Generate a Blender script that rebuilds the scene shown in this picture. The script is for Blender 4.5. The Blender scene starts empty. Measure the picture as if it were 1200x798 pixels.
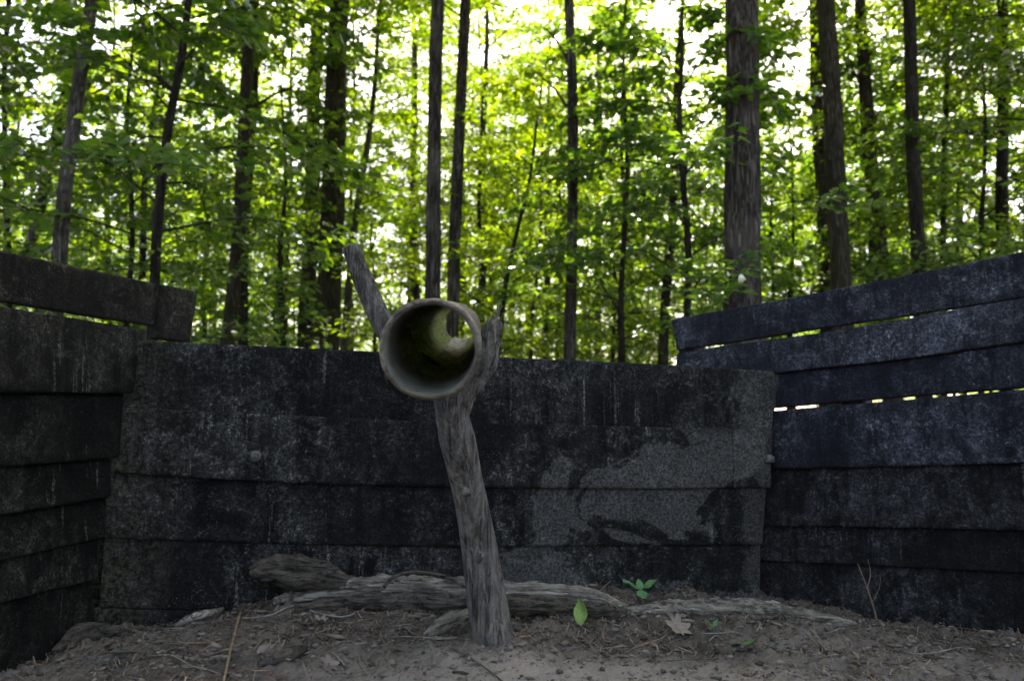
import bpy, math, random
import numpy as np
from mathutils import Vector, Matrix, Quaternion, noise as mnoise

scene = bpy.context.scene
COL = scene.collection
R = math.radians
rng = np.random.default_rng(7)
random.seed(7)

# ------------------------------------------------------------------ camera
FPX = 933.0                       # focal length in photo pixels (photo 1200 x 798)
CAM_H = 0.64
PITCH = math.atan(121.0 / FPX)
cam_d = bpy.data.cameras.new('camera')
cam = bpy.data.objects.new('camera', cam_d)
COL.objects.link(cam)
cam.location = (0, 0, CAM_H)
cam.rotation_euler = (R(90) + PITCH, 0, 0)
cam_d.sensor_width = 36.0
cam_d.lens = 36.0 * FPX / 1200.0
cam_d.clip_start = 0.05
cam_d.clip_end = 2000
cam_d.dof.use_dof = True
cam_d.dof.focus_distance = 2.4
cam_d.dof.aperture_fstop = 3.1
cam_d.dof.aperture_blades = 0
scene.camera = cam

# ------------------------------------------------------------------ sky, sun, exposure
SUN_EL, SUN_AZ = R(56), R(10)     # azimuth measured from +Y (into the picture) towards +X
w = bpy.data.worlds.new('World')
scene.world = w
w.use_nodes = True
nt = w.node_tree
bg = nt.nodes['Background']
sky = nt.nodes.new('ShaderNodeTexSky')
sky.sky_type = 'NISHITA'
sky.sun_disc = False
sky.sun_elevation = SUN_EL
sky.sun_rotation = SUN_AZ
sky.air_density = 1.0
sky.dust_density = 4.0
sky.ozone_density = 0.5
nt.links.new(sky.outputs[0], bg.inputs[0])
bg.inputs[1].default_value = 0.15
sun_d = bpy.data.lights.new('sun', 'SUN')
sun_d.energy = 5.0
sun_d.angle = R(0.55)
sun_d.color = (1.0, 0.95, 0.84)
sun = bpy.data.objects.new('sun', sun_d)
COL.objects.link(sun)
sd = Vector((math.sin(SUN_AZ) * math.cos(SUN_EL), math.cos(SUN_AZ) * math.cos(SUN_EL), math.sin(SUN_EL)))
sun.rotation_euler = sd.to_track_quat('Z', 'Y').to_euler()
sun.location = sd * 60
vs = scene.view_settings
vs.view_transform = 'Standard'
vs.look = 'None'
vs.exposure = 2.4
vs.gamma = 1.0
vs.use_white_balance = True      # the photograph is balanced for open shade
vs.white_balance_temperature = 7500
vs.white_balance_tint = 14
scene.cycles.use_denoising = True
scene.cycles.max_bounces = 7
scene.cycles.diffuse_bounces = 5
scene.cycles.glossy_bounces = 4
scene.cycles.transmission_bounces = 3
scene.cycles.use_adaptive_sampling = True
scene.cycles.adaptive_threshold = 0.02
scene.cycles.sample_clamp_indirect = 6.0

# ------------------------------------------------------------------ helpers
def ray(px, py):
    u, v = (px - 600.0) / FPX, (399.0 - py) / FPX
    return Vector((u, math.cos(PITCH) - v * math.sin(PITCH), math.sin(PITCH) + v * math.cos(PITCH)))

def P(px, py, d):
    r = ray(px, py)
    return Vector((0, 0, CAM_H)) + r * (d / r.y)

def tag(o, label=None, cat=None, group=None, kind=None):
    if label: o['label'] = label
    if cat: o['category'] = cat
    if group: o['group'] = group
    if kind: o['kind'] = kind
    return o

def empty(name, loc, rz=0.0):
    o = bpy.data.objects.new(name, None)
    o.empty_display_size = 0.2
    o.location = loc
    o.rotation_euler = (0, 0, rz)
    COL.objects.link(o)
    return o

def mesh_np(name, V, quads=None, tris=None, smooth=True):
    me = bpy.data.meshes.new(name)
    V = np.asarray(V, dtype=np.float32)
    loops, starts, n = [], [], 0
    if quads is not None and len(quads):
        q = np.asarray(quads, dtype=np.int32)
        loops.append(q.ravel()); starts.append(np.arange(len(q)) * 4); n = len(q) * 4
    if tris is not None and len(tris):
        t = np.asarray(tris, dtype=np.int32)
        loops.append(t.ravel()); starts.append(n + np.arange(len(t)) * 3)
    L = np.concatenate(loops).astype(np.int32); S = np.concatenate(starts).astype(np.int32)
    me.vertices.add(len(V)); me.vertices.foreach_set('co', V.ravel())
    me.loops.add(len(L)); me.loops.foreach_set('vertex_index', L)
    me.polygons.add(len(S)); me.polygons.foreach_set('loop_start', S)
    if smooth:
        me.polygons.foreach_set('use_smooth', np.ones(len(S), dtype=bool))
    me.update(calc_edges=True)
    me.validate()
    return me

def obj(name, me, mat=None, parent=None):
    o = bpy.data.objects.new(name, me)
    if mat is not None and not me.materials:
        me.materials.append(mat)
    COL.objects.link(o)
    o.parent = parent
    return o

class MB:
    """collects quads and triangles for one mesh"""
    def __init__(s): s.V, s.Q, s.T, s.n = [], [], [], 0
    def add(s, V, quads=None, tris=None):
        V = np.asarray(V, dtype=np.float64)
        if quads is not None and len(quads): s.Q.append(np.asarray(quads) + s.n)
        if tris is not None and len(tris): s.T.append(np.asarray(tris) + s.n)
        s.V.append(V); s.n += len(V)
    def mesh(s, name, smooth=True):
        return mesh_np(name, np.concatenate(s.V), np.concatenate(s.Q) if s.Q else None,
                       np.concatenate(s.T) if s.T else None, smooth)

def resample(pts, n):
    pts = np.asarray([tuple(p) for p in pts], dtype=float)
    if len(pts) > 2:                                  # Catmull-Rom
        ext = np.vstack([2 * pts[0] - pts[1], pts, 2 * pts[-1] - pts[-2]])
        out = []
        k = 12
        for i in range(len(pts) - 1):
            p0, p1, p2, p3 = ext[i:i + 4]
            for t in np.linspace(0, 1, k, endpoint=False):
                out.append(0.5 * ((2 * p1) + (-p0 + p2) * t + (2 * p0 - 5 * p1 + 4 * p2 - p3) * t * t + (-p0 + 3 * p1 - 3 * p2 + p3) * t ** 3))
        out.append(pts[-1]); pts = np.array(out)
    s = np.concatenate([[0], np.cumsum(np.linalg.norm(np.diff(pts, axis=0), axis=1))])
    q = np.linspace(0, s[-1], n)
    return np.stack([np.interp(q, s, pts[:, i]) for i in range(pts.shape[1])], 1)

def tube(mb, path, radii, sides=8, n=None, amp=0.0, freq=3.0, ridge=0.0, seed=0.0, flat=1.0, cap=True):
    """tapered tube; path may have few points (smoothed), radii interpolated"""
    n = n or max(2, len(path))
    p = resample(path, n)
    r = np.interp(np.linspace(0, 1, n), np.linspace(0, 1, len(radii)), radii)
    t = np.gradient(p, axis=0); t /= np.linalg.norm(t, axis=1)[:, None] + 1e-9
    ref = np.array([0, 0, 1.0]) if abs(t[0][2]) < 0.8 else np.array([1.0, 0, 0])
    a = np.cross(t[0], ref); a /= np.linalg.norm(a)
    V = np.zeros((n, sides, 3))
    ang = np.linspace(0, 2 * math.pi, sides, endpoint=False)
    for i in range(n):
        a = a - t[i] * np.dot(a, t[i]); a /= np.linalg.norm(a)
        b = np.cross(t[i], a)
        for j in range(sides):
            rr = r[i]
            if amp:
                rr *= 1 + amp * mnoise.fractal(Vector((math.cos(ang[j]) * 1.3 + seed, math.sin(ang[j]) * 1.3, p[i] @ t[i] * freq)), 1.0, 2.0, 4)
            if ridge:
                rr *= 1 + ridge * mnoise.noise(Vector((math.cos(ang[j]) * 5 + seed, math.sin(ang[j]) * 5, p[i] @ t[i] * freq * .5)))
            V[i, j] = p[i] + (a * math.cos(ang[j]) + b * math.sin(ang[j]) * flat) * rr
    idx = np.arange(n * sides).reshape(n, sides)
    A = idx[:-1]; B = idx[1:]
    q = np.stack([A, np.roll(A, -1, 1), np.roll(B, -1, 1), B], -1).reshape(-1, 4)
    Vf = V.reshape(-1, 3)
    tr = None
    if cap:
        Vf = np.vstack([Vf, p[0], p[-1]])
        c0, c1 = n * sides, n * sides + 1
        tr = [(c0, idx[0, (j + 1) % sides], idx[0, j]) for j in range(sides)] + [(c1, idx[-1, j], idx[-1, (j + 1) % sides]) for j in range(sides)]
    mb.add(Vf, q, tr)

def vnoise(x, y, seed=0):
    """vectorised 2D value noise, -1..1"""
    xi, yi = np.floor(x).astype(np.int64), np.floor(y).astype(np.int64)
    fx, fy = x - xi, y - yi
    fx = fx * fx * (3 - 2 * fx); fy = fy * fy * (3 - 2 * fy)
    def h(a, b):
        v = np.sin(a * 127.1 + b * 311.7 + seed * 74.7) * 43758.5453
        return (v - np.floor(v)) * 2 - 1
    return (h(xi, yi) * (1 - fx) + h(xi + 1, yi) * fx) * (1 - fy) + (h(xi, yi + 1) * (1 - fx) + h(xi + 1, yi + 1) * fx) * fy

# ------------------------------------------------------------------ node material helpers
class NM:
    def __init__(s, name):
        s.m = bpy.data.materials.new(name); s.m.use_nodes = True
        s.t = s.m.node_tree; s.t.nodes.clear()
        s.out = s.N('ShaderNodeOutputMaterial')
    def N(s, kind, **kw):
        n = s.t.nodes.new(kind)
        for k, v in kw.items(): setattr(n, k, v)
        return n
    def L(s, a, b): s.t.links.new(a, b)
    def setin(s, sock, v):
        if hasattr(v, 'links'): s.L(v, sock)
        else: sock.default_value = v
    def coord(s, scale=(1, 1, 1), random_shift=0.0, kind='Object'):
        tc = s.N('ShaderNodeTexCoord')
        o = tc.outputs[kind]
        if random_shift:
            oi = s.N('ShaderNodeObjectInfo')
            o = s.vmath('ADD', o, s.vmath('SCALE', s.comb(oi.outputs['Random'], oi.outputs['Random'], oi.outputs['Random']), scale=random_shift))
        mp = s.N('ShaderNodeMapping'); s.L(o, mp.inputs[0]); mp.inputs['Scale'].default_value = scale
        return mp.outputs[0]
    def comb(s, x, y, z):
        n = s.N('ShaderNodeCombineXYZ')
        for i, v in enumerate((x, y, z)): s.setin(n.inputs[i], v)
        return n.outputs[0]
    def sep(s, v):
        n = s.N('ShaderNodeSeparateXYZ'); s.L(v, n.inputs[0]); return n.outputs
    def vmath(s, op, a, b=None, scale=None):
        n = s.N('ShaderNodeVectorMath', operation=op); s.setin(n.inputs[0], a)
        if b is not None: s.setin(n.inputs[1], b)
        if scale is not None: n.inputs['Scale'].default_value = scale
        return n.outputs[0]
    def math(s, op, a, b=None, clamp=False):
        n = s.N('ShaderNodeMath', operation=op, use_clamp=clamp); s.setin(n.inputs[0], a)
        if b is not None: s.setin(n.inputs[1], b)
        return n.outputs[0]
    def noise(s, vec, scale, detail=6, rough=0.6, dist=0.0):
        n = s.N('ShaderNodeTexNoise'); s.L(vec, n.inputs['Vector'])
        n.inputs['Scale'].default_value = scale; n.inputs['Detail'].default_value = detail
        n.inputs['Roughness'].default_value = rough; n.inputs['Distortion'].default_value = dist
        return n.outputs[0]
    def voro(s, vec, scale, feature='F1'):
        n = s.N('ShaderNodeTexVoronoi', feature=feature); s.L(vec, n.inputs['Vector']); n.inputs['Scale'].default_value = scale
        return n.outputs[0]
    def step(s, v, lo, hi, smooth=True):
        n = s.N('ShaderNodeMapRange', interpolation_type='SMOOTHSTEP' if smooth else 'LINEAR')
        s.setin(n.inputs[0], v); n.inputs[1].default_value = lo; n.inputs[2].default_value = hi
        return n.outputs[0]
    def mix(s, f, a, b):
        n = s.N('ShaderNodeMix', data_type='RGBA')
        s.setin(n.inputs[0], f)
        for sock, v in ((n.inputs[6], a), (n.inputs[7], b)):
            if hasattr(v, 'links'): s.L(v, sock)
            else: sock.default_value = (*v, 1)
        return n.outputs[2]
    def bump(s, h, strength=0.5, dist=0.01, normal=None):
        n = s.N('ShaderNodeBump'); s.L(h, n.inputs['Height']); n.inputs['Strength'].default_value = strength; n.inputs['Distance'].default_value = dist
        if normal is not None: s.L(normal, n.inputs['Normal'])
        return n.outputs[0]
    def principled(s, color, rough=0.8, normal=None, spec=0.3):
        b = s.N('ShaderNodeBsdfPrincipled')
        if hasattr(color, 'links'): s.L(color, b.inputs['Base Color'])
        else: b.inputs['Base Color'].default_value = (*color, 1)
        s.setin(b.inputs['Roughness'], rough)
        b.inputs['Specular IOR Level'].default_value = spec
        if normal is not None: s.L(normal, b.inputs['Normal'])
        s.L(b.outputs[0], s.out.inputs[0])
        return s.m

def plank_material(name, dark, mid, pale, pale_amt=0.5, algae=None, patches=None):
    m = NM(name)
    c = m.coord((1, 1, 1), 13.0)
    broad = m.step(m.noise(c, 1.7, 6, .65, .6), .40, .62)
    streak = m.step(m.noise(m.coord((15, 15, 1.5), 7.0), 1.0, 8, .72, .5), .42, .62)
    mott = m.step(m.noise(c, 10, 10, .8, .5), .43, .60)
    grain = m.noise(c, 48, 9, .85)
    grit = m.step(m.noise(c, 105, 5, .85), .42, .62)
    # soot-black ground, grey weathering in streaks and clouds
    f1 = m.math('MULTIPLY', m.math('ADD', m.math('MULTIPLY', streak, .5), m.math('MULTIPLY', mott, .6)), m.math('ADD', m.math('MULTIPLY', grit, .85), .15), True)
    f1 = m.math('MULTIPLY', f1, m.math('ADD', m.math('MULTIPLY', broad, .75), .25))
    col = m.mix(f1, dark, mid)
    # pale lichen speckle, thicker inside broad patches
    f2 = m.math('MULTIPLY', m.step(grain, .50, .62), m.math('ADD', m.math('MULTIPLY', m.math('MULTIPLY', mott, broad), .9), .05))
    f2 = m.math('MULTIPLY', f2, m.math('ADD', m.math('MULTIPLY', grit, .85), .15))
    col = m.mix(m.math('MULTIPLY', f2, pale_amt, True), col, pale)
    flecks = m.math('MULTIPLY', m.step(m.noise(c, 190, 2, .6), .64, .72), m.math('ADD', m.math('MULTIPLY', m.step(m.noise(c, 6, 6, .75), .48, .62), .45), .05))
    col = m.mix(flecks, col, tuple(min(.5, v * 1.3) for v in pale))
    drips = m.math('MULTIPLY', m.step(m.noise(m.coord((40, 40, 1.1), 3.0), 1.0, 6, .65), .57, .68), m.step(m.noise(c, 2.3, 4, .6), .50, .62))
    col = m.mix(m.math('MULTIPLY', drips, m.math('MULTIPLY', grit, .8)), col, pale)
    x = m.sep(m.coord())[0]
    if patches:
        x0, x1 = patches
        nn = m.noise(m.coord((1, 1, 1.3)), 2.1, 8, .55, 1.1)
        pm = m.math('MULTIPLY', m.math('MULTIPLY', m.step(nn, .555, .58), m.step(x, x0, x1)), m.step(m.sep(m.coord())[2], .73, .66))
        endm = m.step(m.math('ADD', x, m.math('MULTIPLY', m.noise(c, 4, 6, .6), .5)), x1 + 1.10, x1 + 1.15)
        pm = m.math('MAXIMUM', pm, m.math('MULTIPLY', endm, .7))
        col = m.mix(m.math('MULTIPLY', pm, m.math('ADD', m.math('MULTIPLY', grit, .55), .12, True)), col, (.150, .150, .147))
    if algae:
        x0, x1, acol = algae
        am = m.math('MULTIPLY', m.step(m.math('ADD', x, m.math('MULTIPLY', m.noise(c, 6, 6, .7), .5)), x1, x0), m.step(m.noise(c, 60, 7, .8), .44, .62))
        col = m.mix(m.math('MULTIPLY', am, .85), col, acol)
    h = m.math('ADD', m.math('MULTIPLY', grain, .7), m.math('MULTIPLY', m.noise(c, 190, 5, .8), .6))
    nrm = m.bump(h, 1.0, .010)
    nrm = m.bump(m.noise(m.coord((3, 3, 22), 5.0), 2.0, 5, .6), .3, .008, nrm)
    return m.principled(col, m.math('ADD', m.math('MULTIPLY', grain, .3), .6), nrm, .10)

def bark_material(name, dark, light, vscale=1.0, moss=0.0, fiss=1.0):
    m = NM(name)
    c = m.coord((1, 1, 1), 17.0)
    rd = m.coord((30 * vscale, 30 * vscale, 3.4 * vscale), 17.0)
    ridge = m.noise(rd, 1.0, 8, .66, 1.6)
    fine = m.noise(c, 90, 6, .7)
    broad = m.noise(c, 1.7, 4, .6)
    f = m.math('MULTIPLY', m.step(ridge, .42, .58), m.math('ADD', fine, .4), True)
    col = m.mix(f, dark, light)
    col = m.mix(m.math('MULTIPLY', m.step(broad, .52, .7), .35), col, tuple(v * 1.4 for v in light))
    if moss:
        col = m.mix(m.math('MULTIPLY', m.step(m.noise(c, 3.5, 7, .7), .52, .68), moss), col, (.05, .075, .02))
    nrm = m.bump(m.math('ADD', m.step(ridge, .38, .6), m.math('MULTIPLY', fine, .3)), 1.0, .035 * fiss)
    return m.principled(col, .9, nrm, .15)

def wood_material(name, dark, light, strip=None):
    """weathered grey wood, grain along local z"""
    m = NM(name)
    c = m.coord()
    g = m.noise(m.coord((70, 70, 5)), 1.0, 8, .65, .8)
    fine = m.noise(c, 160, 5, .75)
    b = m.noise(c, 9, 8, .7, .5)
    f = m.math('ADD', m.math('MULTIPLY', m.step(g, .36, .64), .55), m.math('MULTIPLY', m.step(b, .35, .66), .45), True)
    col = m.mix(m.math('MULTIPLY', f, m.math('ADD', fine, .35), True), dark, light)
    if strip:
        s_ = m.math('MULTIPLY', m.step(m.noise(m.coord((16, 16, 3.4)), 1.0, 6, .7, .7), .55, .62), .8)
        col = m.mix(s_, col, strip)
    sp = m.step(m.noise(c, 260, 2, .6), .66, .74)
    col = m.mix(m.math('MULTIPLY', sp, .55), col, tuple(min(.6, v * 1.9) for v in light))
    crack = m.step(m.noise(m.coord((46, 46, 6)), 1.0, 5, .7, 1.0), .44, .38)
    col = m.mix(m.math('MULTIPLY', crack, .7), col, tuple(v * .6 for v in dark))
    h = m.math('ADD', m.math('ADD', g, m.math('MULTIPLY', b, 1.2)), m.math('ADD', m.math('MULTIPLY', fine, .8), m.math('MULTIPLY', crack, -.7)))
    return m.principled(col, .9, m.bump(h, 1.0, .016), .15)

def leaf_material(name, base, trans, tw=0.5, gloss=.12):
    m = NM(name)
    at = m.N('ShaderNodeAttribute', attribute_name='tint')
    oi = m.N('ShaderNodeObjectInfo')
    r = m.math('ADD', m.math('MULTIPLY', at.outputs['Fac'], .7), m.math('MULTIPLY', oi.outputs['Random'], .3))
    c1 = m.mix(r, tuple(v * .65 for v in base), tuple(v * 1.35 for v in base))
    c2 = m.mix(r, (trans[0] * .7, trans[1] * .82, trans[2]), (trans[0] * 1.3, trans[1] * 1.1, trans[2]))
    d = m.N('ShaderNodeBsdfDiffuse'); m.L(c1, d.inputs[0])
    t = m.N('ShaderNodeBsdfTranslucent'); m.L(c2, t.inputs[0])
    g = m.N('ShaderNodeBsdfGlossy'); g.inputs['Roughness'].default_value = .38; g.inputs['Color'].default_value = (.8, .85, .9, 1)
    a = m.N('ShaderNodeMixShader'); a.inputs[0].default_value = tw; m.L(d.outputs[0], a.inputs[1]); m.L(t.outputs[0], a.inputs[2])
    fr = m.N('ShaderNodeFresnel'); fr.inputs[0].default_value = 1.35
    b = m.N('ShaderNodeMixShader'); m.L(m.math('MULTIPLY', fr.outputs[0], gloss * 6, True), b.inputs[0]); m.L(a.outputs[0], b.inputs[1]); m.L(g.outputs[0], b.inputs[2])
    m.L(b.outputs[0], m.out.inputs[0])
    return m.m

def simple(name, color, rough=.8, var=.4, scale=30, spec=.25):
    m = NM(name)
    n = m.noise(m.coord(), scale, 5, .65)
    col = m.mix(m.step(n, .3, .7), tuple(v * (1 - var) for v in color), tuple(v * (1 + var) for v in color))
    return m.principled(col, rough, m.bump(n, .5, .004), spec)

MAT = {}
MAT['plank_mid'] = plank_material('weathered_black_plank', (.004, .0043, .0046), (.080, .080, .081), (.36, .36, .355), 1.0,
                                  algae=(.05, .60, (.105, .098, .058)), patches=(1.0, 1.6))
MAT['plank_left'] = plank_material('brownish_black_plank', (.0035, .0035, .003), (.062, .058, .047), (.22, .215, .185), .65)
MAT['plank_right'] = plank_material('bluish_black_plank', (.007, .008, .012), (.098, .105, .140), (.30, .318, .385), 1.0)
MAT['plank_low'] = plank_material('neutral_grey_black_plank', (.004, .0043, .005), (.066, .068, .078), (.23, .235, .25), .8)  # lower boards, darker and less blue
MAT['bark_grey'] = bark_material('grey_ridged_bark', (.022, .018, .016), (.125, .110, .100))
MAT['bark_dark'] = bark_material('dark_ridged_bark', (.016, .014, .012), (.060, .053, .046), 1.3)
MAT['bark_pale'] = bark_material('pale_grey_bark', (.045, .042, .038), (.19, .182, .168), 1.4)
MAT['bark_moss'] = bark_material('mossy_brown_bark', (.026, .023, .017), (.092, .080, .060), 1.0, .55)
MAT['post'] = wood_material('weathered_grey_branch', (.036, .032, .029), (.29, .267, .247), (.30, .255, .20))
MAT['log'] = wood_material('rotting_grey_log', (.06, .050, .040), (.54, .49, .42), (.58, .54, .47))
MAT['log_dark'] = wood_material('dark_soil_crusted_log', (.024, .020, .017), (.20, .175, .15))
MAT['leaf'] = leaf_material('broad_leaf', (.032, .085, .014), (.27, .45, .010), .56, .03)
MAT['leaf_near'] = leaf_material('shaded_glossy_leaf', (.030, .078, .016), (.20, .40, .015), .45, .06)  # darker copy of the leaf, its colour stands in for the near layer's shade
MAT['leaf_dry'] = simple('dry_brown_leaf', (.165, .138, .118), .8)
MAT['leaf_green'] = simple('fallen_green_leaf', (.13, .21, .055), .5)
MAT['leaf_teal'] = simple('cool_green_leaf', (.055, .13, .055), .45)

# ------------------------------------------------------------------ ground
def ground_h(x, y):
    x = np.asarray(x, float); y = np.asarray(y, float)
    near = np.exp(-((np.hypot(x, y - 3) / 9.0) ** 4))
    z = 0.10 * np.exp(-((x + .22) / 1.0) ** 2 - ((y - 3.05) / .55) ** 2)
    z = z - .045 * np.exp(-((x + 1.5) / .5) ** 2 - ((y - 2.7) / .6) ** 2) - .03 * np.exp(-((x - 1.35) / .35) ** 2 - ((y - 3.1) / .4) ** 2)
    z = z + .035 * vnoise(x * 2.1, y * 2.1, 1) * near * .6
    d = .018 * vnoise(x * 7, y * 7, 2) + .014 * vnoise(x * 17, y * 17, 3) + .011 * vnoise(x * 37, y * 37, 4) + .0065 * vnoise(x * 80, y * 80, 5)
    smooth_patch = 1 - .55 * np.exp(-((x - .25) / .7) ** 2 - ((y - 2.25) / .3) ** 2)     # trodden soil in front of the post
    z = z + d * near * smooth_patch
    far = 1 - near
    z = z + far * (.25 * vnoise(x * .12, y * .12, 6) + .05 * vnoise(x * .7, y * .7, 7))
    return z

def axis(lo, a, b, hi, step, k):
    f = np.arange(a, b, step)
    def grow(s0, s1):
        out, p, st = [], s0, step
        while p < s1:
            st *= k; p += st; out.append(p)
        return np.array(out)
    return np.concatenate([-(grow(-a, -lo))[::-1], f, grow(b, hi)])
gx = axis(-400, -2.3, 2.3, 400, .0125, 1.22)
gy = axis(-400, 1.55, 3.7, 400, .0125, 1.22)
GX, GY = np.meshgrid(gx, gy)
V = np.stack([GX, GY, ground_h(GX, GY)], -1).reshape(-1, 3)
nx, ny = len(gx), len(gy)
I = np.arange(nx * ny).reshape(ny, nx)
Q = np.stack([I[:-1, :-1], I[:-1, 1:], I[1:, 1:], I[1:, :-1]], -1).reshape(-1, 4)
m = NM('dark_forest_soil')
c = m.coord()
n1 = m.noise(c, 6, 8, .7); n2 = m.noise(c, 60, 8, .75); n3 = m.noise(c, 1.3, 5, .6, .4); n4 = m.voro(c, 70)
col = m.mix(m.step(n1, .35, .68), (.060, .050, .044), (.21, .180, .160))
col = m.mix(m.math('MULTIPLY', m.step(n3, .45, .66), .6), col, (.28, .245, .22))
col = m.mix(m.math('MULTIPLY', m.step(n2, .55, .72), .6), col, (.38, .335, .30))
col = m.mix(m.math('MULTIPLY', m.step(n2, .46, .30), .7), col, (.022, .018, .016))
xx, yy, zz_ = m.sep(c)
dist = m.math('ADD', m.math('POWER', m.math('DIVIDE', m.math('SUBTRACT', xx, .2), .75), 2), m.math('POWER', m.math('DIVIDE', m.math('SUBTRACT', yy, 2.1), .38), 2))
tr = m.step(m.math('ADD', dist, m.math('MULTIPLY', m.math('SUBTRACT', n1, .5), 1.6)), 1.5, .3)       # dry trodden patch
col = m.mix(m.math('MULTIPLY', tr, .6), m.mix(.38, col, (.024, .019, .016)), (.32, .28, .245))
nr = m.bump(m.math('ADD', n2, m.math('MULTIPLY', n4, -.7)), 1.0, .012)
MAT['soil'] = m.principled(col, .95, nr, .15)
ground = obj('ground', mesh_np('ground', V, Q), MAT['soil'])
tag(ground, 'dark bare forest soil in front of the plank walls', 'soil', kind='structure')
def gz(x, y): return float(ground_h(np.array([x]), np.array([y]))[0])
def on_ground(px, py):
    """pixel -> point on the soil"""
    r = ray(px, py)
    d = np.arange(1.2, 6.0, .006)
    x_, y_, z_ = r.x / r.y * d, d, CAM_H + r.z / r.y * d
    k = int(np.argmax(z_ <= ground_h(x_, y_)))
    return Vector((x_[k], y_[k], gz(x_[k], y_[k])))

# ------------------------------------------------------------------ plank walls
class Wall:
    def __init__(s, name, A, B, label):
        s.A = Vector((A[0], A[1], 0)); B = Vector((B[0], B[1], 0))
        s.u = (B - s.A).normalized()
        s.n = Vector((s.u.y, -s.u.x, 0))               # towards the camera side
        s.rz = math.atan2(s.u.y, s.u.x)
        s.root = empty(name, s.A, s.rz)
        tag(s.root, label, 'wall')
        s.k = 0
    def hit(s, px, py):
        r = ray(px, py); o = Vector((0, 0, CAM_H))
        t = (s.A - o).dot(s.n) / r.dot(s.n)
        p = o + r * t - s.A
        return np.array([p.dot(s.u), p.z])
    def plank(s, top, bot, off=(0, 0), th=.042, mat=None, name='plank', nu=70, lean=None):
        """top, bot: pixel polylines from left to right; off: how far top / bottom edge stands out"""
        s.k += 1
        T = resample([s.hit(*p) for p in top], nu); B = resample([s.hit(*p) for p in bot], nu)
        vs_ = [0, .015, .05, .12, .25, .4, .55, .7, .82, .91, .955, .985, 1]
        nv = len(vs_)
        F = np.zeros((nv, nu, 3))
        for i, v in enumerate(vs_):
            for j in range(nu):
                p = T[j] * (1 - v) + B[j] * v
                o = off[0] * (1 - v) + off[1] * v
                e = min(v, 1 - v); eu = min(j, nu - 1 - j)
                rnd = -.005 if e == 0 else (-.0012 if e < .02 else 0)
                if eu == 0: rnd -= .005
                sd_ = s.k * 7.3
                nz = mnoise.fractal(Vector((p[0] * 9 + sd_, p[1] * 9, 0)), 1, 2, 3) * .0018 + mnoise.noise(Vector((p[0] * 1.2 + sd_, 0, 3))) * .005
                ez = 0
                if e == 0: ez = mnoise.fractal(Vector((p[0] * 22 + sd_, v * 9, 5)), 1, 2, 3) * .0022
                ex = mnoise.fractal(Vector((p[1] * 24 + sd_, j * 1.0, 8)), 1, 2, 3) * .004 if eu == 0 else 0
                F[i, j] = (p[0] + ex, -(o + rnd + nz), p[1] + ez)
        Bk = F.copy(); Bk[:, :, 1] += th
        I = np.arange(nv * nu).reshape(nv, nu); off_ = nv * nu
        q = np.stack([I[:-1, :-1], I[1:, :-1], I[1:, 1:], I[:-1, 1:]], -1).reshape(-1, 4)
        qb = (q + off_)[:, ::-1]
        ring = np.concatenate([I[0, :], I[1:, -1], I[-1, -2::-1], I[-2:0:-1, 0]])
        FV, BV = F.reshape(-1, 3), Bk.reshape(-1, 3)
        nr_ = len(ring)                                   # edge faces keep their own vertices: crisp sawn edges
        Vv = np.concatenate([FV, BV, FV[ring], FV[np.roll(ring, -1)], BV[np.roll(ring, -1)], BV[ring]])
        k_ = 2 * off_ + np.arange(nr_)
        qe = np.stack([k_, k_ + nr_, k_ + 2 * nr_, k_ + 3 * nr_], -1)
        me = mesh_np(name, Vv, np.concatenate([q, qb, qe]))
        return obj(name, me, mat, s.root)
    def box(s, name, c, size, mat, top=None):
        x, n_, z = c; a, b, h = [v / 2 for v in size]
        v = [(x + sx * a, -n_ + sy * b, z + sz * h) for sz in (-1, 1) for sy in (-1, 1) for sx in (-1, 1)]
        return obj(name, mesh_np(name, v, [(0, 2, 3, 1), (4, 5, 7, 6), (0, 1, 5, 4), (1, 3, 7, 5), (3, 2, 6, 7), (2, 0, 4, 6)], smooth=False), mat, s.root)

mid = Wall('plank_wall', (P(140, 500, 3.0).x, 3.0), (P(905, 500, 3.4).x, 3.4), 'long low wall of four stacked black planks behind the forked post')
MP = MAT['plank_mid']
mid.plank([(152, 398), (340, 407), (530, 416), (720, 424), (915, 435)], [(143, 480), (340, 489), (530, 497), (905, 506)], (-.004, -.004), mat=MP)
plank_b = mid.plank([(135, 477), (340, 486.5), (530, 494.5), (858, 502.3)], [(129, 553), (340, 565), (530, 570), (720, 572), (857.5, 571.4)], (.008, .024), mat=MP)
plank_c = mid.plank([(858.8, 502.3), (905, 503.5)], [(858.3, 571.4), (901, 571)], (.006, .021), mat=MP, nu=24)
mid.plank([(126, 550), (340, 560), (530, 565), (720, 567), (899, 568)], [(123, 630), (340, 637), (530, 640), (893, 638)], (-.002, .008), mat=MP)
mid.plank([(122, 626), (340, 633), (530, 636), (893, 634)], [(117, 712), (340, 716), (530, 716), (889, 712)], (-.006, .010), mat=MP)
mid.plank([(112, 712), (340, 717.5), (530, 717.5), (889, 714)], [(108, 760), (340, 765), (530, 765), (886, 760)], (.012, .016), mat=MP)
for sx, wd_ in ((-.06, .20), (1.25, .09), (2.3, .09)):  # wide first one added to block light in the corner gap
    mid.box('post', (sx, -.115, .42), (wd_, .09, 1.05), MP)

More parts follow.
